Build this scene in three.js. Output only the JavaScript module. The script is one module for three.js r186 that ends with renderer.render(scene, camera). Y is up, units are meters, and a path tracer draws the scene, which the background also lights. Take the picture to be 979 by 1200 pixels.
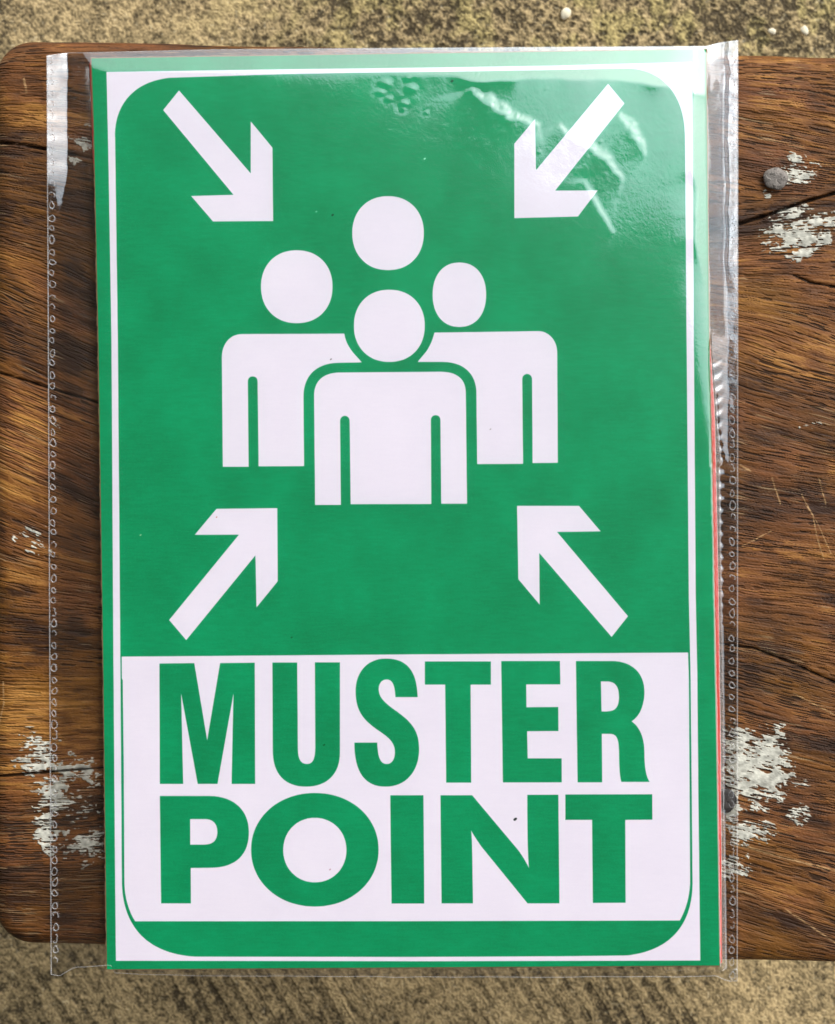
import * as THREE from 'three';
import { mergeGeometries, mergeVertices } from 'three/addons/utils/BufferGeometryUtils.js';

// ---------------------------------------------------------------- camera, sky, sun, exposure
const H = 0.30;            // height of the bench top above the ground
const D = 0.5;             // height of the camera above the bench top
const S = 0.27777e-3;      // metres per plan unit; the plan of the bench top is drawn in these units
const scene = new THREE.Scene();
const camera = new THREE.PerspectiveCamera(2 * Math.atan(600 * S / D) * 180 / Math.PI, 835 / 1024, 0.02, 300);
camera.position.set(0, H + D, 0);
camera.up.set(0, 0, -1);
camera.lookAt(0, H, 0);
camera.focus = D - 0.002;
camera.userData.fStop = 30;
scene.add(camera);

const renderer = new THREE.WebGLRenderer({ antialias: true });
renderer.toneMapping = THREE.LinearToneMapping;
renderer.toneMappingExposure = 2.0;
renderer.shadowMap.enabled = true;

const sunDir = new THREE.Vector3(0.54, 0.72, -0.63).normalize();
{ // hazy bright sky, brighter towards the horizon and round the veiled sun
  const w = 512, h = 256, a = new Float32Array(w * h * 4);
  const v = new THREE.Vector3();
  for (let j = 0; j < h; j++) for (let i = 0; i < w; i++) {
    const el = ((j + 0.5) / h - 0.5) * Math.PI, az = ((i + 0.5) / w - 0.5) * 2 * Math.PI;
    v.set(Math.cos(el) * Math.cos(az), Math.sin(el), Math.cos(el) * Math.sin(az));
    const up = Math.max(0, v.y), ang = v.angleTo(sunDir);
    const l = 0.38 + 1.0 * Math.pow(1 - up, 1.5) + 3.4 * Math.exp(-Math.pow(ang / 0.47, 2));
    const k = (j * w + i) * 4;
    const bl = up * up * Math.exp(-l * 0.5); a[k] = l * (1 - 0.30 * bl); a[k + 1] = l * (0.985 + 0.02 * bl); a[k + 2] = l * (0.97 + 0.30 * bl); a[k + 3] = 1;
  }
  const t = new THREE.DataTexture(a, w, h, THREE.RGBAFormat, THREE.FloatType);
  t.mapping = THREE.EquirectangularReflectionMapping;
  t.magFilter = t.minFilter = THREE.LinearFilter; t.needsUpdate = true;
  scene.background = t; scene.environment = t; scene.environmentIntensity = 1;
}
const sun = new THREE.DirectionalLight(new THREE.Color(1, 0.96, 0.9), 0.5);
sun.position.copy(sunDir).multiplyScalar(6).add(new THREE.Vector3(0, H, 0));
sun.target.position.set(0, H, 0);
sun.castShadow = true; sun.shadow.radius = 48; sun.shadow.mapSize.set(2048, 2048);
Object.assign(sun.shadow.camera, { left: -4, right: 4, top: 4, bottom: -4, near: 0.5, far: 14 });
scene.add(sun, sun.target);

// ---------------------------------------------------------------- helpers
const SC = (h) => (D - h) / D;
const P = (x, y, h) => [(x - 489.5) * S * SC(h), H + h, (y - 600) * S * SC(h)];   // plan units and height in metres -> world
let seed = 7;
const rnd = () => { seed = (seed * 1664525 + 1013904223) >>> 0; return seed / 4294967296; };
const NT = 512, tab = new Float32Array(NT * NT);
for (let i = 0; i < NT * NT; i++) tab[i] = rnd();
function noise(x, y) {
  const xi = Math.floor(x), yi = Math.floor(y); let fx = x - xi, fy = y - yi;
  fx = fx * fx * (3 - 2 * fx); fy = fy * fy * (3 - 2 * fy);
  const x0 = xi & 511, x1 = (xi + 1) & 511, y0 = (yi & 511) * 512, y1 = ((yi + 1) & 511) * 512;
  const a = tab[y0 + x0], b = tab[y0 + x1], c = tab[y1 + x0], d = tab[y1 + x1];
  return a + (b - a) * fx + (c - a + (a - b - c + d) * fx) * fy;
}
function fbm(x, y, n) { let s = 0, a = 0.5, t = 0; for (let i = 0; i < n; i++) { s += a * noise(x + i * 37.3, y + i * 91.7); t += a; a *= 0.5; x *= 2.03; y *= 2.03; } return s / t; }
const clamp = (v, a = 0, b = 1) => v < a ? a : v > b ? b : v;
const step = (a, b, v) => { v = clamp((v - a) / (b - a)); return v * v * (3 - 2 * v); };
const lerp = (a, b, t) => a + (b - a) * t;
function curve(pts, v, smooth) { // piecewise linear through [v, value]
  if (v <= pts[0][0]) return pts[0][1];
  for (let i = 1; i < pts.length; i++) if (v <= pts[i][0]) { const [a, p] = pts[i - 1], [b, q] = pts[i]; const t = (v - a) / (b - a); return p + (q - p) * (smooth ? t * t * (3 - 2 * t) : t); }
  return pts[pts.length - 1][1];
}
function segDist(px, py, pts) { // [distance, signed offset (+ = right-hand side of travel), share along]
  let best = 1e9, side = 0, at = 0;
  for (let i = 1; i < pts.length; i++) {
    const [ax, ay] = pts[i - 1], [bx, by] = pts[i], dx = bx - ax, dy = by - ay, l2 = dx * dx + dy * dy;
    const t = clamp(((px - ax) * dx + (py - ay) * dy) / l2), qx = px - ax - dx * t, qy = py - ay - dy * t, d = Math.hypot(qx, qy);
    if (d < best) { best = d; side = (dx * (py - ay) - dy * (px - ax)) / Math.sqrt(l2); at = (i - 1 + t) / (pts.length - 1); }
  }
  return [best, side, at];
}
const toSrgb = (v) => { v = clamp(v); return 255 * (v <= 0.0031308 ? 12.92 * v : 1.055 * Math.pow(v, 1 / 2.4) - 0.055); };
function dataTex(arr, w, h, srgb) {
  const t = new THREE.DataTexture(arr, w, h, THREE.RGBAFormat);
  if (srgb) t.colorSpace = THREE.SRGBColorSpace;
  t.magFilter = THREE.LinearFilter; t.minFilter = THREE.LinearMipmapLinearFilter; t.generateMipmaps = true; t.needsUpdate = true;
  return t;
}
function meshOf(name, geo, mat, parent) {
  const m = new THREE.Mesh(geo, mat); m.name = name; m.castShadow = true; m.receiveShadow = true; (parent || scene).add(m); return m;
}
function grid(us, vs, f) { // f(u, v) -> { p: [x, y, z], t: [u, v] }
  const nu = us.length, nv = vs.length, pos = new Float32Array(nu * nv * 3), uv = new Float32Array(nu * nv * 2), idx = new Uint32Array((nu - 1) * (nv - 1) * 6);
  for (let j = 0; j < nv; j++) for (let i = 0; i < nu; i++) { const k = j * nu + i, r = f(us[i], vs[j]); pos.set(r.p, k * 3); uv.set(r.t, k * 2); }
  let o = 0;
  for (let j = 0; j + 1 < nv; j++) for (let i = 0; i + 1 < nu; i++) { const a = j * nu + i, b = a + 1, c = a + nu, d = c + 1; idx[o++] = a; idx[o++] = c; idx[o++] = b; idx[o++] = b; idx[o++] = c; idx[o++] = d; }
  const g = new THREE.BufferGeometry();
  g.setAttribute('position', new THREE.BufferAttribute(pos, 3)); g.setAttribute('uv', new THREE.BufferAttribute(uv, 2)); g.setIndex(new THREE.BufferAttribute(idx, 1));
  g.computeVertexNormals(); return g;
}
const range = (a, b, n) => Array.from({ length: n + 1 }, (_, i) => a + (b - a) * i / n);
function slab(outline, h0, h1, bev, uvOf) { // upright prism over an outline (plan units, clockwise on the plan) with a small chamfer on top
  const n = outline.length, cx = outline.reduce((s, p) => s + p[0], 0) / n, cy = outline.reduce((s, p) => s + p[1], 0) / n;
  const k = SC(h1); // the outline is given for its top face
  const at = ([x, y], h) => [(x - 489.5) * S * k, H + h, (y - 600) * S * k];
  const inset = outline.map(([x, y]) => { const d = Math.hypot(x - cx, y - cy), b = bev / S / d; return [x + (cx - x) * b, y + (cy - y) * b]; });
  const rings = [outline.map((p) => at(p, h0)), outline.map((p) => at(p, h1 - bev)), inset.map((p) => at(p, h1))];
  const pos = [], uv = [];
  const tri = (a, b, c, ua, ub, uc) => { pos.push(...a, ...b, ...c); uv.push(...ua, ...ub, ...uc); };
  const U = uvOf || ((x, y) => [x / 400, y / 400]);
  for (let r = 0; r < 2; r++) for (let i = 0; i < n; i++) {
    const j = (i + 1) % n, a = rings[r][i], b = rings[r][j], c = rings[r + 1][i], d = rings[r + 1][j], ua = U(...outline[i]), ub = U(...outline[j]);
    const va = [ua[0] + r * 0.004, ua[1] + r * 0.004], vb = [ub[0] + r * 0.004, ub[1] + r * 0.004];
    tri(a, c, b, ua, va, ub); tri(b, c, d, ub, va, vb);
  }
  const ct = at([cx, cy], h1), cb = at([cx, cy], h0);
  for (let i = 0; i < n; i++) { const j = (i + 1) % n; tri(ct, rings[2][j], rings[2][i], U(cx, cy), U(...inset[j]), U(...inset[i])); tri(cb, rings[0][i], rings[0][j], U(cx, cy), U(...outline[i]), U(...outline[j])); }
  const g = new THREE.BufferGeometry();
  g.setAttribute('position', new THREE.Float32BufferAttribute(pos, 3)); g.setAttribute('uv', new THREE.Float32BufferAttribute(uv, 2)); g.computeVertexNormals();
  return g;
}

// ---------------------------------------------------------------- ground: rough old concrete, one sheet to the horizon
{
  const N = 1280, GS = S * (D + H) / D, col = new Uint8Array(N * N * 4), bmp = new Uint8Array(N * N * 4);
  // gx, gy: ground units, centred under the camera (one texel each)
  const streakA = (x, y) => { // brushed furrows, running down to the right
    const a = x * 0.86 - y * 0.51, b = x * 0.51 + y * 0.86;
    return 0.5 + 0.28 * Math.sin(a * 0.30 + 2.6 * noise(a * 0.03, b * 0.012)) + 0.5 * (noise(a * 0.09 + 9, b * 0.016 + 2) - 0.5) + 0.35 * (noise(a * 0.3, b * 0.03) - 0.5);
  };
  const streakB = (x, y) => { const a = x * 0.86 + y * 0.51, b = -x * 0.51 + y * 0.86; return noise(a * 0.075 + 40, b * 0.016 + 7); };
  for (let j = 0; j < N; j++) for (let i = 0; i < N; i++) {
    const x = i - N / 2 + 489.5, y = N / 2 - j + 600;   // same axes as the plan, at ground scale
    const big = fbm(x * 0.008 + 3, y * 0.008 + 5, 3), mid = fbm(x * 0.035, y * 0.035, 3), fine = fbm(x * 0.20 + 60, y * 0.20, 3), grit = noise(x * 0.55, y * 0.55);
    const low = step(400, 900, y);
    const wA = low * (1 - 0.85 * step(780, 880, x)) * step(0.40, 0.62, fbm(x * 0.006 + 20, y * 0.004, 2) + 0.16 * step(90, 260, x) - 0.22 * step(780, 900, x));
    const wB = 0.7 * (1 - low) * (1 - step(180, 420, x)) * 0.8;
    const furrow = wA * step(0.50, 0.72, streakA(x, y)) + wB * step(0.5, 0.75, streakB(x, y));
    const rough = (1 - low) * step(120, 520, x);
    let h = 0.5 + 0.3 * (mid - 0.5) + (0.5 + 0.4 * rough) * (fine - 0.5) + 0.34 * (grit - 0.5) - 0.30 * furrow;
    const pit = step(0.62, 0.74, fbm(x * 0.11 + 200, y * 0.13 + 77, 2)) * (0.25 + 0.75 * rough);
    h -= 0.35 * pit;
    let t = clamp(0.56 + 0.5 * (big - 0.5) + 0.6 * (mid - 0.5) + (1.0 + 0.7 * rough) * (fine - 0.5) + 0.75 * (grit - 0.5) - 0.25 * furrow - 0.42 * pit - 0.16 * rough);
    const k = (j * N + i) * 4, moss = rough * step(0.45, 0.65, mid), speck = step(0.86, 0.93, noise(x * 0.3 + 500, y * 0.3)) * 0.25;
    const olive = 0.5 * moss + 0.15;
    col[k] = toSrgb(lerp(0.05, 0.46, t) * (1 - 0.12 * olive) + speck * 0.4); col[k + 1] = toSrgb(lerp(0.033, 0.326, t) + speck * 0.36); col[k + 2] = toSrgb(lerp(0.013, 0.166, t) * (1 - 0.35 * olive) + speck * 0.26); col[k + 3] = 255;
    const hb = clamp(h) * 255; bmp[k] = bmp[k + 1] = bmp[k + 2] = hb; bmp[k + 3] = 255;
  }
  const map = dataTex(col, N, N, true), bump = dataTex(bmp, N, N, false);
  for (const t of [map, bump]) t.wrapS = t.wrapT = THREE.MirroredRepeatWrapping;
  const m = new THREE.MeshStandardMaterial({ map, bumpMap: bump, bumpScale: 0.0016, roughness: 0.95 });
  const line = () => { const a = range(-0.42, 0.42, 240), out = []; let d = 0.02, v = 0.42; while (v < 120) { v += d; d *= 1.3; out.push(v); } return [...out.map((q) => -q).reverse(), ...a, ...out]; };
  const L = N * GS;
  const g = grid(line(), line(), (x, z) => {
    const near = 1 - step(0.4, 0.6, Math.max(Math.abs(x), Math.abs(z)));
    const y = near * (0.0020 * (fbm(x * 160 + 50, z * 160 + 90, 3) - 0.5) + 0.002 * (fbm(x * 25, z * 25, 2) - 0.5));
    return { p: [x, y, z], t: [x / L + 0.5, 0.5 - z / L] };
  });
  const o = meshOf('ground', g, m); o.castShadow = false;
  o.userData = { kind: 'structure', label: 'rough stained beige concrete ground below the wooden bench' };
}

// ---------------------------------------------------------------- the porch over the bench: keeps the sky from straight above
{
  const n = new THREE.Vector3(0.58, 0, -0.81).normalize(), ang = Math.atan2(-n.z, n.x);   // open side of the porch
  const roofWood = new THREE.MeshStandardMaterial({ color: new THREE.Color().setRGB(0.028, 0.024, 0.02), roughness: 0.9 });
  const wallPaint = new THREE.MeshStandardMaterial({ color: new THREE.Color().setRGB(0.08, 0.07, 0.06), roughness: 0.9 });
  const EDGE = 0.52;
  const roof = meshOf('porch_roof', new THREE.BoxGeometry(3.6, 0.12, 11), roofWood);
  roof.position.set(n.x * (EDGE - 1.8), 2.34, n.z * (EDGE - 1.8)); roof.rotation.y = ang;
  roof.userData = { kind: 'structure', label: 'dark boarded porch roof above the bench, outside the picture' };
  const wall = meshOf('porch_wall', new THREE.BoxGeometry(0.15, 2.4, 11), wallPaint);
  wall.position.set(n.x * (EDGE - 3.5), 1.2, n.z * (EDGE - 3.5)); wall.rotation.y = ang;
  wall.userData = { kind: 'structure', label: 'dull porch wall behind the bench, outside the picture' };
}

// ---------------------------------------------------------------- bench
const X0 = -4, X1 = 1290, Y0 = 40, Y1 = 1140;
const sL = [[60, 0.0], [150, 0.12], [230, 0.22], [330, 0.42], [430, 0.40], [540, 0.42], [620, 0.38], [700, 0.12], [800, 0.03], [950, -0.04], [1100, 0.02]];
const sR = [[60, 0.02], [150, 0.20], [215, 0.12], [260, -0.10], [320, 0.06], [400, 0.33], [480, 0.30], [560, 0.16], [650, 0.13], [720, 0.12], [800, 0.26], [920, 0.20], [1000, 0.26], [1080, 0.34], [1120, 0.2]];
const grain = (x, y) => { const w = step(300, 700, x); return y - lerp(curve(sL, y) * (x - 60), curve(sR, y) * (x - 920), w); };
const cracks = [ // [points, half width, depth in mm]
  [[[1290, 130], [1100, 185], [979, 226], [940, 237], [905, 250], [868, 262], [760, 285], [640, 300]], 1.6, 1.8],
  [[[-4, 166], [30, 170], [60, 176], [112, 186], [240, 200]], 0.9, 1.1],
  [[[-4, 436], [30, 446], [60, 456], [118, 473], [260, 505]], 0.9, 1.1],
  [[[-4, 911], [25, 908], [60, 905], [122, 900], [300, 890]], 1.0, 1.2],
  [[[930, 322], [950, 331], [979, 336], [1060, 348]], 0.8, 0.8],
  [[[1290, 770], [979, 800], [930, 778], [885, 760], [820, 752]], 1.0, 1.0],
];
const paint = [ // old paint left on the wood: [x, y, rx, ry, strength]
  [938, 272, 42, 30, 1.15], [975, 258, 16, 14, 0.9], [922, 286, 30, 18, 0.8], [938, 204, 30, 13, 1.0], [934, 185, 13, 8, 0.9], [900, 228, 14, 5, 0.6],
  [885, 905, 42, 44, 1.15], [868, 880, 26, 30, 0.9], [905, 870, 20, 16, 0.8], [878, 975, 30, 16, 1.0], [862, 1015, 22, 16, 1.0], [940, 955, 16, 14, 0.8], [935, 920, 20, 8, 0.5], [912, 852, 12, 7, 0.6], [858, 950, 14, 30, 0.9],
  [48, 888, 28, 24, 1.05], [82, 900, 38, 18, 1.0], [36, 866, 14, 16, 0.8], [64, 930, 26, 28, 0.95], [54, 975, 16, 30, 1.1], [96, 988, 32, 22, 0.9], [80, 940, 36, 40, 0.6], [110, 1010, 22, 10, 0.8], [100, 912, 26, 12, 0.8], [88, 960, 20, 10, 0.5],
  [94, 165, 16, 12, 0.75], [88, 186, 10, 8, 0.7], [104, 150, 10, 8, 0.5], [36, 628, 18, 14, 0.46], [42, 645, 16, 10, 0.46], [62, 500, 10, 7, 0.42], [948, 498, 16, 6, 0.45],
];
const marks = [ // pale scratches: [points, half width]
  [[[852, 988], [880, 994], [930, 1008], [979, 1021]], 1.3], [[[940, 580], [953, 604], [958, 630], [966, 655]], 0.7], [[[945, 592], [958, 612], [975, 650]], 0.5], [[[868, 545], [880, 552]], 1], [[[905, 560], [915, 590]], 0.8],
  [[[28, 92], [31, 108]], 1.3], [[[-4, 855], [4, 825], [3, 800]], 1.0], [[[930, 812], [979, 838]], 0.8], [[[920, 1065], [979, 1105]], 0.9], [[[960, 560], [968, 590]], 0.8], [[[870, 640], [905, 622]], 0.6],
];
{
  const W = 2048, Hh = Math.round(2048 * (Y1 - Y0) / (X1 - X0)), col = new Uint8Array(W * Hh * 4), bmp = new Uint8Array(W * Hh * 4), rgh = new Uint8Array(W * Hh * 4);
  const tone = [[35, 540, 70, 90, 0.30], [20, 870, 60, 70, 0.28], [95, 560, 40, 60, -0.28], [90, 340, 40, 80, -0.22], [85, 740, 40, 60, -0.2], [60, 1060, 90, 40, -0.26], [920, 420, 80, 60, 0.14], [900, 510, 60, 40, -0.2], [960, 660, 60, 40, 0.16], [900, 590, 40, 40, -0.15], [900, 800, 90, 50, -0.12], [900, 1070, 90, 40, -0.15], [930, 120, 120, 70, 0.20], [50, 90, 60, 40, 0.14], [20, 990, 40, 60, -0.15], [960, 880, 60, 90, -0.04]];
  const near = (list, x, y, pad) => list.filter((c) => c[0].some(([a, b], i) => i && x > Math.min(a, c[0][i - 1][0]) - pad && x < Math.max(a, c[0][i - 1][0]) + pad && y > Math.min(b, c[0][i - 1][1]) - pad && y < Math.max(b, c[0][i - 1][1]) + pad));
  for (let j = 0; j < Hh; j++) {
    const y = Y1 - (j + 0.5) / Hh * (Y1 - Y0);
    for (let i = 0; i < W; i++) {
      const x = X0 + (i + 0.5) / W * (X1 - X0);
      const wob = 5 * (fbm(x * 0.012, y * 0.02, 2) - 0.5);
      const g = grain(x, y) + wob;
      const broad = fbm(x * 0.006 + 11, g * 0.022 + 3, 3), band = noise(x * 0.010 + 70, g * 0.11), streak = noise(x * 0.028 + 5, g * 0.33 + 9), fib = noise(x * 0.06 + 31, g * 0.95), fine = noise(x * 0.5, g * 1.2 + 100);
      let t = 0.35 + 0.85 * (broad - 0.5) + 0.22 * (band - 0.5) + 0.24 * (streak - 0.5) + 0.22 * (fib - 0.5) + 0.30 * (fbm(x * 0.045 + 77, g * 0.16 + 12, 3) - 0.5) + 0.16 * (fine - 0.5);
      for (const [a, b, rx, ry, s] of tone) { const q = ((x - a) / rx) ** 2 + ((y - b) / ry) ** 2; if (q < 4) t += s * Math.exp(-q) * (0.55 + 0.9 * streak); }
      const blot = step(0.58, 0.75, fbm(x * 0.025 + 300, g * 0.05 + 40, 3));
      t -= 0.20 * blot;
      // open pores and torn fibres: short dark dashes along the grain
      const dash = noise(x * 0.050 + 120, g * 0.92 + 60), dmask = noise(x * 0.010 + 210, g * 0.05 + 17);
      const pore = step(0.60, 0.71, dash + 0.40 * (dmask - 0.5)) * step(0.25, 0.5, noise(x * 0.09 + 3, g * 1.1 + 8));
      const lightFib = step(0.80, 0.9, noise(x * 0.030 + 420, g * 0.85 + 33)) * step(0.4, 0.7, noise(x * 0.014 + 9, g * 0.06 + 230));
      let h = 0.62 + 0.14 * (streak - 0.5) + 0.18 * (fib - 0.5) + 0.12 * (fine - 0.5) - 0.42 * pore + 0.12 * lightFib;
      t = clamp(t); const warm = clamp(0.5 + 1.6 * (fbm(x * 0.011 + 90, g * 0.02 + 55, 2) - 0.5));
      let r, gg, b;
      if (t < 0.5) { const q = t * 2; r = lerp(0.030, 0.155, q); gg = lerp(0.0115, lerp(0.054, 0.060, warm), q); b = lerp(0.0038, lerp(0.016, 0.008, warm), q); }
      else { const q = t * 2 - 1; r = lerp(0.155, 0.40, q); gg = lerp(lerp(0.054, 0.060, warm), 0.185, q); b = lerp(lerp(0.016, 0.008, warm), 0.040, q); }
      const pk = (0.35 + 0.5 * step(0.35, 0.65, noise(x * 0.013 + 610, g * 0.03 + 5))) * pore; r = lerp(r, 0.018, pk); gg = lerp(gg, 0.010, pk); b = lerp(b, 0.006, pk);
      const lk = 0.30 * lightFib; r = lerp(r, 0.42, lk); gg = lerp(gg, 0.29, lk); b = lerp(b, 0.15, lk);
      let rough = 0.62 + 0.2 * (fib - 0.5) + 0.25 * pore;
      for (const c of near(marks, x, y, 6)) { const [d] = segDist(x, y, c[0]); const q = (1 - step(c[1] * 0.5, c[1] * 1.5, d + 1.2 * (fine - 0.5))) * (0.15 + 0.65 * noise(x * 0.2, y * 0.2)); r = lerp(r, 0.42, q); gg = lerp(gg, 0.25, q); b = lerp(b, 0.11, q); h += 0.1 * q; }
      // paint flakes with torn edges
      let pm = 0; for (const [a, bb, rx, ry, s] of paint) { const q = ((x - a) / rx) ** 2 + ((y - bb) / ry) ** 2; if (q < 2.6) pm = Math.max(pm, s * (1.25 - 0.75 * q)); }
      if (pm > 0) {
        const torn = 0.5 + 0.9 * (fbm(x * 0.07 + 15, g * 0.13 + 27, 3) - 0.5) + 0.42 * (noise(x * 0.13 + 9, g * 0.45) - 0.5) + 0.34 * (noise(x * 0.4, g * 0.6) - 0.5) - 0.3 * pore;
        const f = step(0.0, 0.16, pm * 0.70 + 1.25 * (torn - 0.5) + 0.5 - 0.99);
        const lum = 0.42 + 0.3 * (noise(x * 0.3, y * 0.3) - 0.5) + 0.2 * (streak - 0.5);
        r = lerp(r, lum, f); gg = lerp(gg, lum * 0.955, f); b = lerp(b, lum * 0.80, f); h = lerp(h, 0.95 + 0.1 * (fine - 0.5), f); rough = lerp(rough, 0.85, f);
      }
      for (const c of near(cracks, x, y, 8)) { const [d] = segDist(x, y, c[0]); const q = 1 - step(c[1] * 0.6, c[1] * 1.3, d + 1.4 * (noise(x * 0.12, y * 0.12) - 0.5)); r = lerp(r, 0.016, 0.8 * q); gg = lerp(gg, 0.010, 0.8 * q); b = lerp(b, 0.006, 0.8 * q); h -= 0.4 * q; }
      const k = (j * W + i) * 4;
      col[k] = toSrgb(r); col[k + 1] = toSrgb(gg); col[k + 2] = toSrgb(b); col[k + 3] = 255;
      bmp[k] = bmp[k + 1] = bmp[k + 2] = clamp(h) * 255; bmp[k + 3] = 255;
      rgh[k] = rgh[k + 1] = rgh[k + 2] = clamp(rough) * 255; rgh[k + 3] = 255;
    }
  }
  const wood = new THREE.MeshPhysicalMaterial({ specularIntensity: 0.4, map: dataTex(col, W, Hh, true), bumpMap: dataTex(bmp, W, Hh, false), bumpScale: 0.0008, roughnessMap: dataTex(rgh, W, Hh, false), roughness: 1 });
  const bench = new THREE.Group(); bench.name = 'wooden_bench'; scene.add(bench);
  bench.userData = { label: 'worn brown wooden bench with cracks and white paint flakes, under the green sign', category: 'bench' };
  // seat: quad with rounded corners and a rounded upper edge
  const EDGE_R = 0.0065, TH = 0.032, corners = { tl: [-3, 49], tr: [1285, 75], br: [1285, 1133], bl: [-5, 1103] };
  const kk = SC(-EDGE_R), RC = 46 * S, LX = 1287 * S, LZ = 1056 * S;
  const uvOf = (wx, wz, dh) => { const x = wx / S + 489.5, y = wz / S + 600; return [(x - X0) / (X1 - X0), (Y1 - y + dh / S) / (Y1 - Y0)]; };
  const place = (u, v) => { // u, v in metres over the seat rectangle -> [x, z, distance to the rim]
    let a = u, b = v, d = Math.min(u, v, LX - u, LZ - v);
    const cu = u < RC ? RC : u > LX - RC ? LX - RC : null, cv = v < RC ? RC : v > LZ - RC ? LZ - RC : null;
    if (cu !== null && cv !== null) {
      const p = Math.abs(u - cu) / RC, q = Math.abs(v - cv) / RC, m = Math.max(p, q);
      if (m > 0) { const th = p >= q ? Math.PI / 4 * q / p : Math.PI / 2 - Math.PI / 4 * p / q; a = cu + Math.sign(u - cu) * RC * m * Math.cos(th); b = cv + Math.sign(v - cv) * RC * m * Math.sin(th); }
      d = RC * (1 - m);
    }
    const s = a / LX, t = b / LZ, { tl, tr, br, bl } = corners;
    const rag = 1.4 * (noise(a / S * 0.02 + 4, b / S * 0.02) - 0.5);
    const px = lerp(lerp(tl[0], tr[0], s), lerp(bl[0], br[0], s), t), py = lerp(lerp(tl[1], tr[1], s), lerp(bl[1], br[1], s), t) + rag;
    return [(px - 489.5) * S * kk, (py - 600) * S * kk, d];
  };
  const cells = (L, n) => { const e = [0, 0.0003, 0.0008, 0.0015, 0.0024, 0.0035, 0.0048, 0.0062]; return [...e, ...range(0.0078, L - 0.0078, n), ...e.map((q) => L - q).reverse()]; };
  const top = grid(cells(LX, 380), cells(LZ, 820), (u, v) => {
    const [x, z, d] = place(u, v), q = Math.max(0, EDGE_R - d);
    let h = -(EDGE_R - Math.sqrt(EDGE_R * EDGE_R - q * q));
    const px = x / S + 489.5, py = z / S + 600, g = grain(px, py);
    const flat = Math.min(1, d / EDGE_R);
    h -= flat * (0.0004 * (1 - fbm(px * 0.01, g * 0.03, 2)) + 0.00025 * (1 - noise(px * 0.02, g * 0.18)));
    for (const [pts, w, dep] of cracks) { const [dd] = segDist(px, py, pts); if (dd < 6) h -= dep * 0.001 * (1 - step(w * 0.4, w * 1.6, dd + 1.4 * (noise(px * 0.12, py * 0.12) - 0.5))); }
    return { p: [x, H + h, z], t: uvOf(x, z, 0) };
  });
  const ring = []; // the upright sides and the underside
  for (const u of range(0, LX, 120)) ring.push([u, 0]);
  for (const v of range(0, LZ, 120).slice(1)) ring.push([LX, v]);
  for (const u of range(0, LX, 120).slice(0, -1).reverse()) ring.push([u, LZ]);
  for (const v of range(0, LZ, 120).slice(1, -1).reverse()) ring.push([0, v]);
  const rim = ring.map(([u, v]) => place(u, v)), nr = rim.length, hs = [-EDGE_R, -TH + 0.004, -TH];
  const sides = grid(range(0, nr, nr).map((q) => q), [0, 1, 2, 3], (i, k) => {
    const [x, z] = rim[i % nr], s = k === 3 ? 0.2 : k === 2 ? 0.985 : 1, h = k === 3 ? hs[2] : hs[k];
    return { p: [x * s, H + h, z * s], t: uvOf(x, z, k * 0.01) };
  });
  const seatGeo = mergeGeometries([top, sides]);
  meshOf('seat', seatGeo, wood, bench);
  for (const [x, y] of [[70, 150], [70, 1000], [1200, 160], [1200, 1010]]) {
    const leg = new THREE.BoxGeometry(0.038, H - TH - 0.002, 0.038, 1, 4, 1), l = meshOf('leg', leg, wood, bench);
    l.position.set((x - 489.5) * S, (H - TH - 0.002) / 2 + 0.0005, (y - 600) * S);
  }
  // nails
  const iron = (c, key) => { const n = 64, a = new Uint8Array(n * n * 4); for (let i = 0; i < n * n; i++) { const q = fbm((i % n) * 0.14 + key, Math.floor(i / n) * 0.14, 3), r = q > 0.56 ? 0.6 : 1.1; a[i * 4] = toSrgb(c[0] * r * (0.6 + 0.8 * q)); a[i * 4 + 1] = toSrgb(c[1] * r * (0.6 + 0.8 * q)); a[i * 4 + 2] = toSrgb(c[2] * r * (0.6 + 0.8 * q)); a[i * 4 + 3] = 255; } const t = dataTex(a, n, n, true); return new THREE.MeshStandardMaterial({ map: t, metalness: 0.35, roughness: 0.6, bumpMap: t, bumpScale: 0.0012 }); };
  const nailGeo = (k) => { const g = new THREE.LatheGeometry([[0, 0.00105], [0.0012, 0.00105], [0.0024, 0.0010], [0.0034, 0.00085], [0.00375, 0.0006], [0.0038, 0.0001], [0.0036, -0.0003], [0.0013, -0.0008], [0.0012, -0.006]].map(([a, b]) => new THREE.Vector2(a, b)), 28), p = g.attributes.position; for (let i = 0; i < p.count; i++) { const x = p.getX(i), z = p.getZ(i), an = Math.atan2(z, x), q = 1 + 0.06 * Math.sin(2 * an + k) + 0.04 * Math.sin(5 * an + 2 * k); p.setX(i, x * q); p.setZ(i, z * q); p.setY(i, p.getY(i) + 0.0004 * (noise(x * 900 + k * 9 + 50, z * 900 + 50) - 0.5)); } for (let i = 0; i < p.count; i++) g.attributes.uv.setXY(i, p.getX(i) * 110 + 0.5, p.getZ(i) * 110 + 0.5); g.computeVertexNormals(); return g; };
  const n1 = meshOf('nail', nailGeo(1), iron([0.17, 0.145, 0.125], 3), bench); n1.position.set(...P(909, 209.5, 0.0011)); n1.rotation.z = 0.12; n1.userData.label = 'grey worn nail head beside white paint flakes at the right edge';
  const n2 = meshOf('nail', nailGeo(4), iron([0.035, 0.028, 0.025], 9), bench); n2.position.set(...P(850, 938, -0.0004)); n2.userData.label = 'blackened nail head half covered by the sign sleeve';
}

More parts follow.
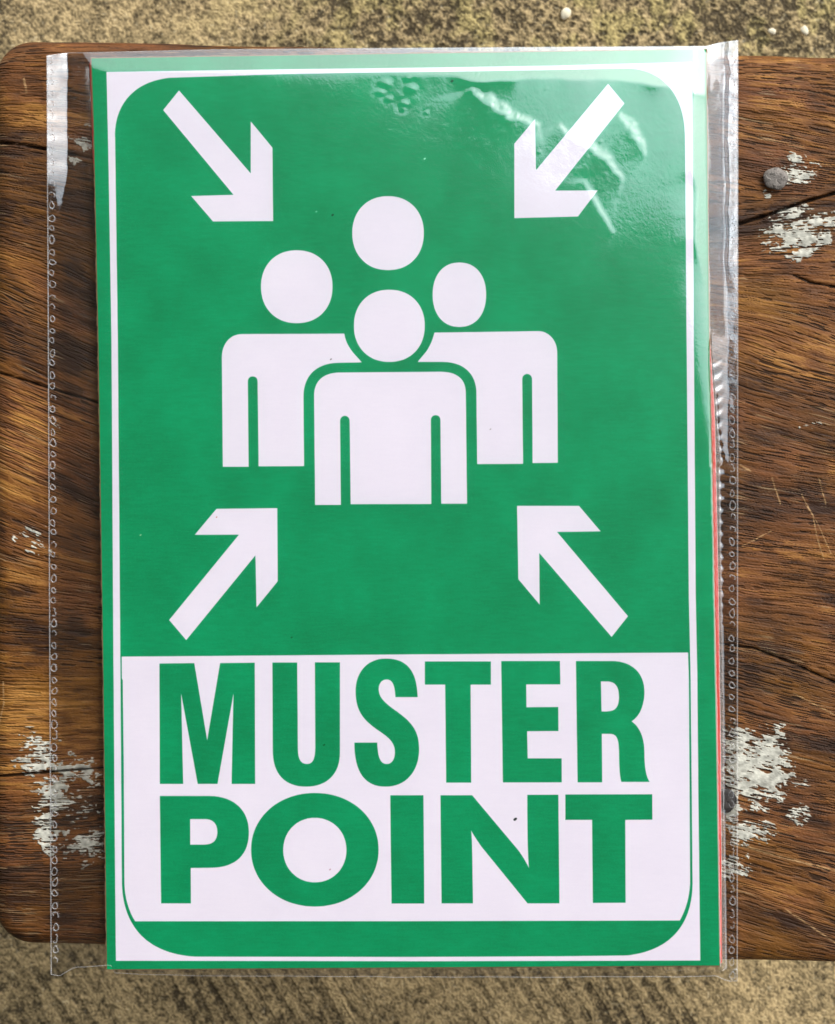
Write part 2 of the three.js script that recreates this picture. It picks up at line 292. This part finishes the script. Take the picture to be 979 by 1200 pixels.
// ---------------------------------------------------------------- the printed sign
const signL = [[50, 107], [68, 107.5], [150, 110.3], [400, 115.6], [600, 118.6], [800, 121.6], [1000, 124], [1140, 125.6]];
const signR = [[50, 827.5], [434, 831.5], [600, 835], [800, 838.6], [1000, 841.6], [1140, 843.6]];
const Lx = (y) => curve(signL, y), Rx = (y) => curve(signR, y);
const Ty = (x) => 68.5 - (x - 108) * 10.5 / 720, By = (x) => 1136 - (x - 125) * 4.5 / 718;
const GREEN_H = 0.0031, RED_H = 0.0015;
function printTexture() {
  const cw = 1406, ch = 2048, c = document.createElement('canvas'); c.width = cw; c.height = ch;
  const g = c.getContext('2d');
  const GREEN = 'rgb(0,140,86)', WHITE = 'rgb(229,219,229)';
  g.fillStyle = GREEN; g.fillRect(0, 0, cw, ch);
  const base = (ox, oy, s) => { const k = cw / 750; g.setTransform(k / s, 0, 0, ch / 1092 / s, (ox - 100) * k, (oy - 50) * ch / 1092); };
  const poly = (pts, fill) => { g.fillStyle = fill; g.beginPath(); pts.forEach(([x, y], i) => i ? g.lineTo(x, y) : g.moveTo(x, y)); g.closePath(); g.fill(); };
  const path = (txt, fill) => { // M x y, L x y, C x y x y x y, Z
    g.fillStyle = fill; g.beginPath();
    const w = txt.split(/\s+/); let i = 0; const n = () => Number(w[i++]);
    while (i < w.length) { const op = w[i++]; if (op === 'M') g.moveTo(n(), n()); else if (op === 'L') g.lineTo(n(), n()); else if (op === 'C') g.bezierCurveTo(n(), n(), n(), n(), n(), n()); else if (op === 'Z') g.closePath(); }
    g.fill('evenodd');
  };
  const oval = (x, y, rx, ry, n, fill) => { g.fillStyle = fill; g.beginPath(); for (let i = 0; i < 96; i++) { const a = i / 96 * Math.PI * 2, c2 = Math.cos(a), s2 = Math.sin(a); const px = x + rx * Math.sign(c2) * Math.pow(Math.abs(c2), 2 / n), py = y + ry * Math.sign(s2) * Math.pow(Math.abs(s2), 2 / n); i ? g.lineTo(px, py) : g.moveTo(px, py); } g.closePath(); g.fill(); };
  base(0, 0, 1);
  // white frame line and the green field with round corners
  poly([[125, 84.3], [330, 81], [430, 80], [535, 78.6], [650, 76.8], [811.5, 72.5], [812.5, 200], [813.5, 400], [815.7, 700], [817.5, 790], [819, 950], [821, 1125.8], [500, 1126.6], [136, 1126], [134.8, 1000], [133, 760], [130.8, 400], [127.5, 200]], WHITE);
  path('M 135.2 162 L 138.5 400 L 141.3 760 L 142.3 900 L 143.2 1036 C 145 1088 175 1118 230 1121 L 480 1121.4 L 650 1120.6 L 735 1119.6 C 785 1114 811 1085 811.8 1036 L 809.5 795 L 807.4 700 L 804.8 400 L 802.8 158 C 802 112 778 82 737 80.2 L 649 82 L 535 84 L 430 85.2 L 330 87 L 200 91.2 C 158 95 134 122 135.2 162 Z', GREEN);
  path('M 142.8 769.4 L 480 766.8 L 806.6 764.6 L 807.6 795 L 808.6 950 L 809 1036 C 808 1053 804 1066 797 1078.8 L 480 1079.6 L 158.6 1079.8 C 151 1068 146.5 1052 146 1036 L 145.2 900 L 144 797 L 142.9 795 Z', WHITE);
  // arrows
  poly([[210, 105.8], [191.4, 129], [273.7, 228.2], [224, 229.5], [249.8, 259.6], [320.4, 259.2], [319.6, 173], [294, 142], [294, 203]], WHITE);
  base(590, 80, 6); poly([[737, 108], [853, 247], [366, 860], [665, 858], [525, 1043], [78, 1054], [77, 530], [224, 355], [231, 715]], WHITE);
  base(180, 570, 5.439); poly([[100, 852], [545, 308], [263, 309], [402, 143], [790, 138], [793, 605], [657, 772], [650, 440], [209, 980]], WHITE);
  base(580, 570, 5.439); poly([[142, 123], [537, 123], [676, 287], [398, 291], [850, 827], [745, 960], [284, 425], [287, 755], [150, 592]], WHITE);
  // four people
  base(0, 0, 1); oval(455, 273.2, 42, 43.4, 2.15, WHITE); oval(348, 336, 42, 42.8, 2.15, WHITE); oval(538.6, 345.4, 31.4, 37.8, 2.2, WHITE); oval(456.5, 381.8, 41.6, 42.4, 2.15, WHITE);
  base(240, 360, 4.079);
  path('M 180 128 L 668 126 C 675 175 700 205 722 230 L 752 264 L 640 266 C 530 268 473 330 473 430 L 476 760 L 258 761 L 253 355 C 253 323 207 323 207 355 L 211 763 L 87 763 L 82 245 C 82 170 125 128 180 128 Z', WHITE);
  path('M 650 312 L 1126 308 C 1210 308 1249 345 1249 410 L 1255 940 L 1131 940 L 1127 540 C 1127 508 1082 508 1082 540 L 1084 941 L 698 942 L 693 545 C 693 511 648 511 648 545 L 652 945 L 528 945 L 523 425 C 523 350 570 312 650 312 Z', WHITE);
  base(440, 360, 4.079);
  path('M 283 121 L 780 114 C 830 114 870 160 870 215 L 873 744 L 752 745 L 749 345 C 749 311 703 311 703 345 L 707 749 L 487 750 L 483 400 C 478 315 420 262 320 262 L 202 262 L 245 210 C 265 180 275 150 283 121 Z', WHITE);
  // MUSTER
  base(170, 760, 4.079);
  poly([[70, 72], [236, 70], [298, 440], [360, 70], [525, 68], [527, 647], [415, 647], [424, 212], [347, 647], [253, 647], [173, 212], [183, 647], [72, 647]], GREEN);
  path('M 610 67 L 728 67 L 731 470 C 731 530 745 552 775 552 C 805 552 815 525 815 470 L 813 66 L 932 66 L 932 500 C 932 600 870 660 770 660 C 670 660 612 600 612 490 Z', GREEN);
  base(370, 760, 4.079);
  path('M 488 232 L 382 232 C 380 170 365 148 340 148 C 315 148 302 170 302 195 C 302 240 340 265 380 295 C 450 345 495 385 495 480 C 495 590 430 660 335 660 C 235 660 186 590 186 450 L 295 450 C 297 520 310 552 340 552 C 368 552 380 525 380 495 C 380 450 350 425 310 398 C 240 350 192 310 192 205 C 192 110 250 48 335 48 C 440 48 485 110 488 232 Z', GREEN);
  poly([[523, 62], [838, 62], [838, 172], [741, 172], [744, 641], [625, 641], [620, 172], [523, 172]], GREEN);
  base(560, 760, 4.079);
  poly([[113, 60], [393, 60], [395, 171], [232, 171], [233, 281], [385, 280], [386, 394], [236, 395], [239, 525], [401, 525], [402, 639], [121, 640]], GREEN);
  path('M 470 60 L 640 60 C 745 60 797 125 797 205 C 797 270 775 325 735 348 C 780 380 797 435 797 500 C 797 560 803 610 822 637 L 687 637 C 677 600 677 550 676 490 C 675 430 665 407 630 407 L 593 407 L 595 639 L 478 639 Z M 589 157 L 620 157 C 660 158 676 185 676 230 C 676 280 660 301 615 301 L 592 301 Z', GREEN);
  // POINT
  base(170, 910, 4.079);
  path('M 72 93 L 310 93 C 430 95 497 165 497 265 C 497 370 440 436 310 436 L 219 437 L 220 606 L 78 606 Z M 216 203 L 290 203 C 330 204 347 230 347 265 C 347 300 330 325 285 326 L 217 326 Z', GREEN);
  oval(812.5, 350, 304.5, 271, 2.06, GREEN); oval(812.5, 351.5, 151.5, 154.5, 2.06, WHITE);
  base(390, 910, 4.079);
  poly([[276, 90], [434, 90], [438, 607], [282, 607]], GREEN);
  path('M 516 90 L 667 90 L 885 350 C 905 375 925 410 940 440 C 935 400 931 300 931 88 L 1079 87 L 1084 606 L 932 606 L 712 335 C 695 310 680 290 662 257 C 668 320 668 420 671 606 L 521 606 Z', GREEN);
  base(550, 910, 4.079);
  poly([[460, 86], [875, 85], [876, 206], [746, 207], [748, 603], [592, 604], [588, 207], [460, 207]], GREEN);
  // ink grain and faint print banding, with a few specks
  g.setTransform(1, 0, 0, 1, 0, 0);
  const im = g.getImageData(0, 0, cw, ch), d = im.data;
  for (let y = 0; y < ch; y++) for (let x = 0; x < cw; x++) {
    const k = (y * cw + x) * 4, ink = (229 - d[k]) / 229;
    const n = (noise(x * 0.7, y * 0.7) - 0.5) * 12 + (noise(x * 0.05, y * 0.35) - 0.5) * 9 + (fbm(x * 0.012, y * 0.010, 3) - 0.5) * 24;
    d[k] += (1 - ink) * n * 0.22; d[k + 1] += n * (0.22 + 0.66 * ink); d[k + 2] += ink * n * 0.7 + (1 - ink) * n * 0.16;
  }
  g.putImageData(im, 0, 0);
  base(0, 0, 1);
  for (const [x, y, r, col2] of [[604, 960, 1.8, 'rgb(40,45,45)'], [388, 421, 0.9, 'rgb(90,80,80)'], [390, 252, 1.3, 'rgb(10,70,40)'], [530, 95, 1.6, 'rgb(10,80,50)'], [254, 606, 0.8, 'rgb(200,120,90)'], [387, 1019, 1, 'rgb(190,150,160)'], [165, 627, 0.9, 'rgb(170,200,150)'], [371, 248, 1, 'rgb(110,190,150)'], [498, 186, 1.2, 'rgb(140,220,180)'], [342, 747, 1, 'rgb(10,90,45)'], [380, 873, 1.2, 'rgb(0,90,40)'], [575, 503, 0.9, 'rgb(170,160,160)']]) { g.fillStyle = col2; g.beginPath(); g.ellipse(x, y, r * 1.3, r * 0.8, -0.6, 0, 7); g.fill(); }
  g.setTransform(1, 0, 0, 1, 0, 0);
  const t = new THREE.CanvasTexture(c); t.colorSpace = THREE.SRGBColorSpace; t.magFilter = THREE.LinearFilter; return t;
}
const signOutline = (inset) => {
  const out = [], ys = [72, 150, 250, 400, 600, 800, 1000, 1130];
  const nTop = 30;
  for (let i = 0; i <= nTop; i++) { const x = lerp(107.5 + inset, 827.7 - inset, i / nTop); out.push([x, Ty(x) + inset]); }
  for (const y of ys) out.push([Rx(y) - inset, y]);
  for (let i = 0; i <= nTop; i++) { const x = lerp(843.5 - inset, 125.6 + inset, i / nTop); out.push([x, By(x) - inset]); }
  for (const y of [...ys].reverse()) out.push([Lx(y) + inset, y]);
  return out;
};
const ragged = (pts, amp, key) => { const out = []; pts.forEach((p, i) => { const q = pts[(i + 1) % pts.length], n = Math.max(1, Math.round(Math.hypot(q[0] - p[0], q[1] - p[1]) / 4)); for (let k = 0; k < n; k++) { const x = lerp(p[0], q[0], k / n), y = lerp(p[1], q[1], k / n); out.push([x + amp * (noise(x * 0.31 + key, y * 0.31) - 0.5), y + amp * (noise(x * 0.31 + key + 60, y * 0.31) - 0.5)]); } }); return out; };
{
  const sign = new THREE.Group(); sign.name = 'muster_sign'; scene.add(sign);
  sign.userData = { label: 'green and white muster point sign with four figures and four arrows', category: 'sign' };
  const fibre = new THREE.MeshStandardMaterial({ color: new THREE.Color().setRGB(0.23, 0.14, 0.07), roughness: 0.95 });
  meshOf('board', slab(ragged(signOutline(-1.3), 1.4, 5), RED_H + 0.00012, GREEN_H - 0.00016, 0.0001), fibre, sign);
  const ink = new THREE.MeshPhysicalMaterial({ map: printTexture(), roughness: 0.7, specularIntensity: 0.25, clearcoat: 0.55, clearcoatRoughness: 0.26 });
  meshOf('print', slab(signOutline(0), GREEN_H - 0.00014, GREEN_H, 0.00003, (x, y) => [(x - 100) / 750, 1 - (y - 50) / 1092]), ink, sign);
}
{ // a second board lies under it, its red face just showing along the right edge
  const red = new THREE.Group(); red.name = 'red_sign'; scene.add(red);
  red.userData = { label: 'red printed board under the green sign, showing as a thin strip along its right edge', category: 'sign' };
  const off = [[60, -3], [300, -2], [420, 2.2], [480, 5.2], [700, 5.4], [900, 4.8], [1139, 2.8]];
  const o = [];
  for (let i = 0; i <= 20; i++) { const x = lerp(106.5, 824, i / 20); o.push([x, Ty(x) + 2]); }
  for (const y of range(75, 1128, 40)) o.push([Rx(y) + curve(off, y), y]);
  for (let i = 0; i <= 20; i++) { const x = lerp(845, 127, i / 20); o.push([x, By(x) - 2.5]); }
  for (const y of range(1128, 75, 40)) o.push([Lx(y) + curve([[75, -2.6], [180, -2.2], [260, 1], [1128, 2]], y), y]);
  meshOf('board', slab(o.map(([x, y]) => [x + (x > 489 ? 0.3 : 0), y]), 0.0003, RED_H - 0.00025, 0.0001), new THREE.MeshStandardMaterial({ color: new THREE.Color().setRGB(0.72, 0.62, 0.55), roughness: 0.9 }), red);
  meshOf('print', slab(o, RED_H - 0.00024, RED_H, 0.00004), new THREE.MeshStandardMaterial({ color: new THREE.Color().setRGB(0.64, 0.035, 0.02), roughness: 0.5 }), red);
}

// ---------------------------------------------------------------- clear plastic sleeve
const HS = GREEN_H * 1000 + 0.12;   // millimetres from here on
const MM = S * 1000;
const topCrest = (x) => curve([[56, 60], [78, 64], [95, 72], [110, 78.5], [125, 83], [400, 83.5], [440, 86], [520, 88], [560, 95], [640, 92], [720, 93], [780, 100], [830, 112], [870, 112]], x, true) + 2.4 * step(400, 520, x) * (noise(x * 0.06, 3) - 0.5);
const rightCrest = (y) => 7 * step(100, 140, y) * (noise(6, y * 0.035) - 0.5) + curve([[50, 815], [150, 814], [250, 815], [300, 820], [345, 826], [370, 833], [420, 846], [1200, 860]], y, true);
const streaks = [ // creases in the front film: [points, width, slope]
  [[[553, 104], [575, 119], [600, 133], [630, 146]], 14, 0.15], [[[655, 148], [690, 168], [712, 183], [731, 210]], 10, 0.15], [[[727, 134], [744, 148], [758, 180]], 11, 0.15], [[[686, 212], [703, 243], [720, 272]], 4, 0.2],
];
const dents = [[452, 98, 9, 0.22], [446, 108, 7, 0.16], [456, 116, 6, 0.14], [474, 122, 7, 0.2], [472, 128, 5, 0.16], [482, 104, 9, 0.2], [500, 132, 4, 0.12], [478, 92, 6, 0.16], [640, 104, 3, 0.12], [632, 178, 4, 0.14], [704, 166, 4, 0.14], [560, 86, 3, 0.1], [700, 1093, 3, 0.08]];
function frontFilm(x, y) { // height in millimetres above the bench top
  const L = Lx(y), R = Rx(y), T = Ty(x), B = By(x);
  // top edge: slopes down to the opening of the sleeve
  const yc = topCrest(x), tanT = 0.30, A = Math.max(0, (yc - 62) * MM * tanT);
  const As = Math.max(0, (curve([[56, 62], [125, 83], [500, 87], [700, 94], [870, 104]], x, true) - 62) * MM * tanT);
  const kT = lerp(1, 16, step(775, 812, x)), dT = yc - y, soft = 0.5 * (dT + Math.sqrt(dT * dT + kT * kT)) - Math.max(0, dT);
  let add = -soft * MM * tanT + (y < yc ? A - dT * MM * tanT : (As + (A - As) * Math.exp(-(y - yc) / 10)) * (1 - step(260, 1050, y)));
  // right edge: lifted off the board over its upper third
  const xc = Math.min(R, rightCrest(y)), tanR = 0.42, AR = Math.max(0, (R - xc) * MM * tanR);
  const xs = Math.min(R, curve([[50, 815], [230, 815], [440, 848], [1200, 860]], y, true)), ARs = 1.75 * (1 - step(210, 640, y));
  const inside = (X) => HS + add + (X > xc ? AR - (X - xc) * MM * tanR : (ARs + (AR - ARs) * Math.exp((X - xc) / 12)) * (1 - step(100, 700, xs - X)));
  let h;
  if (x >= L - 1 && x <= R) {
    h = inside(x);
    h += 0.006 * (fbm(x * 0.06, y * 0.09, 2) - 0.5) * 2 + 0.05 * (fbm(x * 0.016 + 3, y * 0.018, 2) - 0.5) + 0.16 * (fbm(x * 0.008 + 7, y * 0.009, 2) - 0.5);
    for (const [pts, w, sl, torn = 1] of streaks) {
      const [d, side, at] = segDist(x, y, pts); if (d > 220) continue;
      const ww = w * (0.35 + 0.65 * Math.sin(Math.PI * clamp(at * 0.9 + 0.08))) , s = side + torn * 0.40 * w * (noise(x * 0.12, y * 0.12) - 0.5) + torn * 0.26 * w * (noise(x * 0.33, y * 0.33) - 0.5);
      const over = Math.sqrt(Math.max(0, d * d - side * side));
      const fade = 1 - step(0, w * 0.4 + 0.9 * Math.max(0, s - ww / 2), over);
      // falls towards the upper right across the crease, returns on the far side
      if (s > -ww / 2 && s < ww / 2) h += fade * sl * MM * (s + ww / 2); else if (s >= ww / 2) h += fade * sl * MM * ww * Math.exp(-(s - ww / 2) / 55);
    }
    for (const [a, b, r, am] of dents) { const q = Math.hypot(x - a, (y - b) * 1.3) / r; if (q < 2.4) h += 0.6 * am * Math.cos(q * 2.2) * Math.exp(-q * q * 0.8); }
  } else if (x < L - 1) {
    const ridge = 1 - step(200, 285, y), xr = lerp(71, 80, 1 - step(190, 275, y)) + 1.2 * (noise(y * 0.09, 8) - 0.5);
    const low = 0.55;
    const hEdge = inside(L - 1);
    if (x > xr) h = lerp(low, hEdge, (x - xr) / (L - 1 - xr));
    else h = low + ridge * (xr - x) * MM * 0.42 + (1 - ridge) * 0.05 * Math.sin(x * 0.5);
    if (x > xr && y < 100) { const yl = topCrest(L), full = inside(L - 1) + (y < yl ? (yl - y) * MM * tanT : 0); const rampH = lerp(low, full, (x - xr) / (L - 1 - xr)); h = Math.min(rampH, Math.max(low, full - Math.max(0, yl - y) * MM * tanT - (L - 1 - x) * 0.022)); }
    if (x > xr) h += 0.05 * (fbm(x * 0.03, y * 0.02, 2) - 0.5);
    if (x < xr && y < 110) h += 0.6 * (1 - step(70, 110, y)) * (fbm(x * 0.11, y * 0.06, 2) - 0.5);
    if (x < 68) h += 0.12 * ridge * (noise(3, y * 0.12) - 0.5);
  } else {
    const hEdge = inside(R), xe = curve([[50, 849], [300, 849], [400, 852], [1200, 852]], y) + 1.5 * (noise(4, y * 0.05) - 0.5), low = 0.5;
    const xl = curve([[50, 0], [395, 0], [440, 0.35], [500, 0.62], [545, 1], [1200, 1]], y) * (xe - R) + R;
    const full = (hEdge - low) / ((xe - R) * MM), tan = y < 390 ? full : lerp(full, 0.42, step(390, 430, y));
    const facet = (X) => low + Math.max(0, xe - X) * MM * tan;
    if (y >= 545) h = x < R + 9 ? lerp(hEdge, low, step(0, 1, (x - R) / 9)) : low;
    else if (x > xe) {
      const cx = x - xe, up = 1 - step(300, 345, y), wob = 3 * (noise(9, y * 0.06) - 0.5);
      h = low + 0.10 * (noise(x * 0.2, y * 0.1) - 0.5) + up * (step(1.5 + wob, 4.5 + wob, cx) * (866 - x) * MM * 0.40 + 0.55 * (fbm(x * 0.16, y * 0.075, 2) - 0.5));
    }
    else if (x >= xl) h = facet(x);
    else { const t = (x - R) / Math.max(1e-3, xl - R); h = lerp(hEdge, facet(xl), Math.min(1, t * 1.6)); }
    const wv = step(395, 420, y) * (1 - step(700, 745, y)) * step(R, R + 3, x) * (1 - step(xe - 8, xe - 3, x));
    h += wv * 0.20 * Math.sin((y + 0.5 * (x - R)) * 2 * Math.PI / 14 + 1.4 * noise(1, y * 0.04));
    const cr = (1 - step(90, 130, y)), crumple = Math.abs(fbm(x * 0.05, y * 0.045, 2) - 0.5) * 2;
    h += cr * 1.1 * (crumple - 0.3) * step(R, R + 4, x) + (1 - step(300, 420, y)) * 0.55 * (fbm(x * 0.045 + 9, y * 0.018, 2) - 0.5) * step(R, R + 5, x);
    if (y > 735 && y < 895) h += 0.5 * Math.exp(-(((x - R - 6) / 2.2) ** 2)) * (0.6 + 0.6 * noise(2, y * 0.05));
  }
  // lower end: past the board the film falls to the seal
  if (y > B) h = lerp(h, 0.9 + 1.7 * (fbm(x * 0.010, y * 0.16, 2) - 0.5), step(0, 9, y - B));
  if (y > 1124 && y < B + 3 && x < Lx(y) && x > 86) h += 0.5 * Math.exp(-(((y - 1131 + (x - 100) * 0.06) / 2.4) ** 2));
  if (y < T && x > L && x < R) h = Math.max(h, 0.6);
  return Math.max(h, 0.36);
}
const filmTop = (x) => curve([[56, 65], [78, 62], [110, 61.5], [250, 58], [430, 56.5], [650, 55], [830, 54], [842, 50], [866, 47]], x);
const filmBot = (x) => curve([[56, 1141], [70, 1143], [88, 1133], [130, 1131], [135, 1140], [200, 1143], [500, 1145], [790, 1145], [840, 1143], [852, 1149], [866, 1149]], x) + 1.2 * (noise(x * 0.03, 1) - 0.5);
const filmLeft = (y) => 55.3 + (y - 60) * 0.0045, filmRight = (y) => 865 - (y - 60) * 0.0008;
{
  const sleeve = new THREE.Group(); sleeve.name = 'plastic_sleeve'; scene.add(sleeve);
  sleeve.userData = { label: 'clear creased plastic sleeve with beaded side seams around the green sign', category: 'plastic sleeve' };
  const n = 1024, pa = new Uint8Array(n * n * 4); // orange peel of the thin film
  for (let i = 0; i < n * n; i++) { const x = i % n, y = Math.floor(i / n), q = 0.45 * noise(x * 0.9, y * 1.1) + 0.30 * noise(x * 0.25, y * 0.33) + 0.12 * noise(x * 0.07, y * 0.10); pa[i * 4] = pa[i * 4 + 1] = pa[i * 4 + 2] = clamp(q) * 255; pa[i * 4 + 3] = 255; }
  const peel = dataTex(pa, n, n, false);
  const film = new THREE.MeshPhysicalMaterial({ color: 0xffffff, transmission: 1, thickness: 0, roughness: 0.11, ior: 2.2, bumpMap: peel, bumpScale: 0.000024, side: THREE.DoubleSide });
  const seamMat = new THREE.MeshPhysicalMaterial({ color: 0xffffff, transmission: 0.93, thickness: 0, roughness: 0.3, ior: 1.5, side: THREE.DoubleSide });
  const fineMat = seamMat.clone(); fineMat.transmission = 0.96;
  const front = grid(range(0, 1, 430), range(0, 1, 560), (u, v) => {
    const y0 = 50 + 1096 * v, x = lerp(filmLeft(y0), filmRight(y0), u), y = lerp(filmTop(x), filmBot(x), v);
    return { p: P(x, y, frontFilm(x, y) * 0.001), t: [u, v] };
  });
  meshOf('front_film', front, film, sleeve);
  const back = grid(range(0, 1, 60), range(0, 1, 80), (u, v) => {
    const y0 = 50 + 1096 * v, x = lerp(filmLeft(y0), filmRight(y0), u), y = lerp(filmTop(x), filmBot(x), v);
    return { p: P(x, y, 0.00022 + 0.00006 * (fbm(x * 0.02, y * 0.02, 2) - 0.5)), t: [u, v] };
  });
  meshOf('back_film', back, film, sleeve);
  // welded side seams: a row of small melted rings and a fine thickened rim
  const ringGeo = range(0, 1, 11).map((q, k) => { // crooked little welds, some closed, some open
    const n = 5 + k % 3, open = k % 4 === 0, t0 = rnd() * 6.3, pts = [];
    for (let i = 0; i < n; i++) { const an = t0 + i / n * Math.PI * 2 * (open ? 0.72 : 1), rr = 0.65 + 0.65 * rnd(); pts.push(new THREE.Vector3(Math.cos(an) * 2.8 * rr * S, (rnd() - 0.5) * 0.6 * S, Math.sin(an) * 4.1 * rr * S)); }
    return new THREE.TubeGeometry(new THREE.CatmullRomCurve3(pts, !open), 16, (0.42 + 0.25 * rnd()) * S, 5, !open);
  });
  for (const [xs, gap, n] of [[(y) => filmLeft(y) + 4.8, 13.2, 81], [(y) => filmRight(y) - 6.2, 14.1, 77]]) {
    for (let i = 0; i < n; i++) {
      const y = 70 + gap * i + 3 * (rnd() - 0.5), x = xs(y) + 1.2 * (rnd() - 0.5);
      const b = meshOf('seam_bead', ringGeo[Math.floor(rnd() * 12)], n === 81 ? seamMat : fineMat, sleeve);
      b.position.set(...P(x, y, frontFilm(x, y) * 0.001 + 0.00012)); b.rotation.y = 0.5 * (rnd() - 0.5); b.scale.set(0.85 + 0.3 * rnd(), 1, 0.8 + 0.4 * rnd());
    }
  }
  for (const fx of [filmLeft, filmRight]) {
    const pts = range(0, 1, 140).map((v) => { const y0 = 50 + 1096 * v, x = fx(y0), y = lerp(filmTop(x), filmBot(x), v); return new THREE.Vector3(...P(x, y, frontFilm(x, y) * 0.001)); });
    meshOf('seam_rim', new THREE.TubeGeometry(new THREE.CatmullRomCurve3(pts), 420, 0.00019, 5), seamMat, sleeve);
  }
  for (const [fy, name] of [[filmTop, 'opening_rim'], [filmBot, 'bottom_rim']]) { // cut edges at the opening and at the closed end
    const pts = range(0, 1, 160).map((u) => { const x = lerp(filmLeft(fy === filmTop ? 50 : 1146), filmRight(fy === filmTop ? 50 : 1146), u), y = fy(x); return new THREE.Vector3(...P(x, y, frontFilm(x, y) * 0.001)); });
    meshOf(name, new THREE.TubeGeometry(new THREE.CatmullRomCurve3(pts), 480, 0.00013, 5), fy === filmTop ? fineMat : seamMat, sleeve);
  }
}

// ---------------------------------------------------------------- pale pebbles set in the concrete behind the bench
{
  const m = new THREE.MeshStandardMaterial({ color: new THREE.Color().setRGB(0.66, 0.58, 0.42), roughness: 0.8 });
  const GS = S * (D + H) / D;
  const pebble = (x, y, r, key, label) => {
    const g = mergeVertices(new THREE.IcosahedronGeometry(r * GS, 3).deleteAttribute('uv').deleteAttribute('normal')), p = g.attributes.position;
    for (let i = 0; i < p.count; i++) { const a = p.getX(i), b = p.getY(i), c = p.getZ(i), q = 0.8 + 0.4 * noise(a / r / GS * 1.2 + key * 7 + 50, c / r / GS * 1.2 + b / r / GS + 50); p.setXYZ(i, a * q * 1.15, b * q * 0.55, c * q * 0.85); }
    g.computeVertexNormals();
    const o = meshOf('pebble', g, m); o.name = pebble.n ? 'pebble_' + String(pebble.n).padStart(3, '0') : 'pebble'; pebble.n = (pebble.n || 0) + 1;
    o.position.set((x - 489.5) * GS, 0.002, (y - 600) * GS); o.rotation.y = key;
    o.userData = { label, category: 'pebble', group: 'pale pebbles in the concrete behind the bench' };
  };
  pebble(663, 17, 6.5, 1, 'pale pebble in the concrete above the right half of the sign');
  pebble(942, 37, 5, 2, 'pale pebble in the concrete nearest the right edge of the picture');
  pebble(904, 38, 4, 3, 'small pale pebble in the concrete above the right sleeve corner');
}

renderer.render(scene, camera);
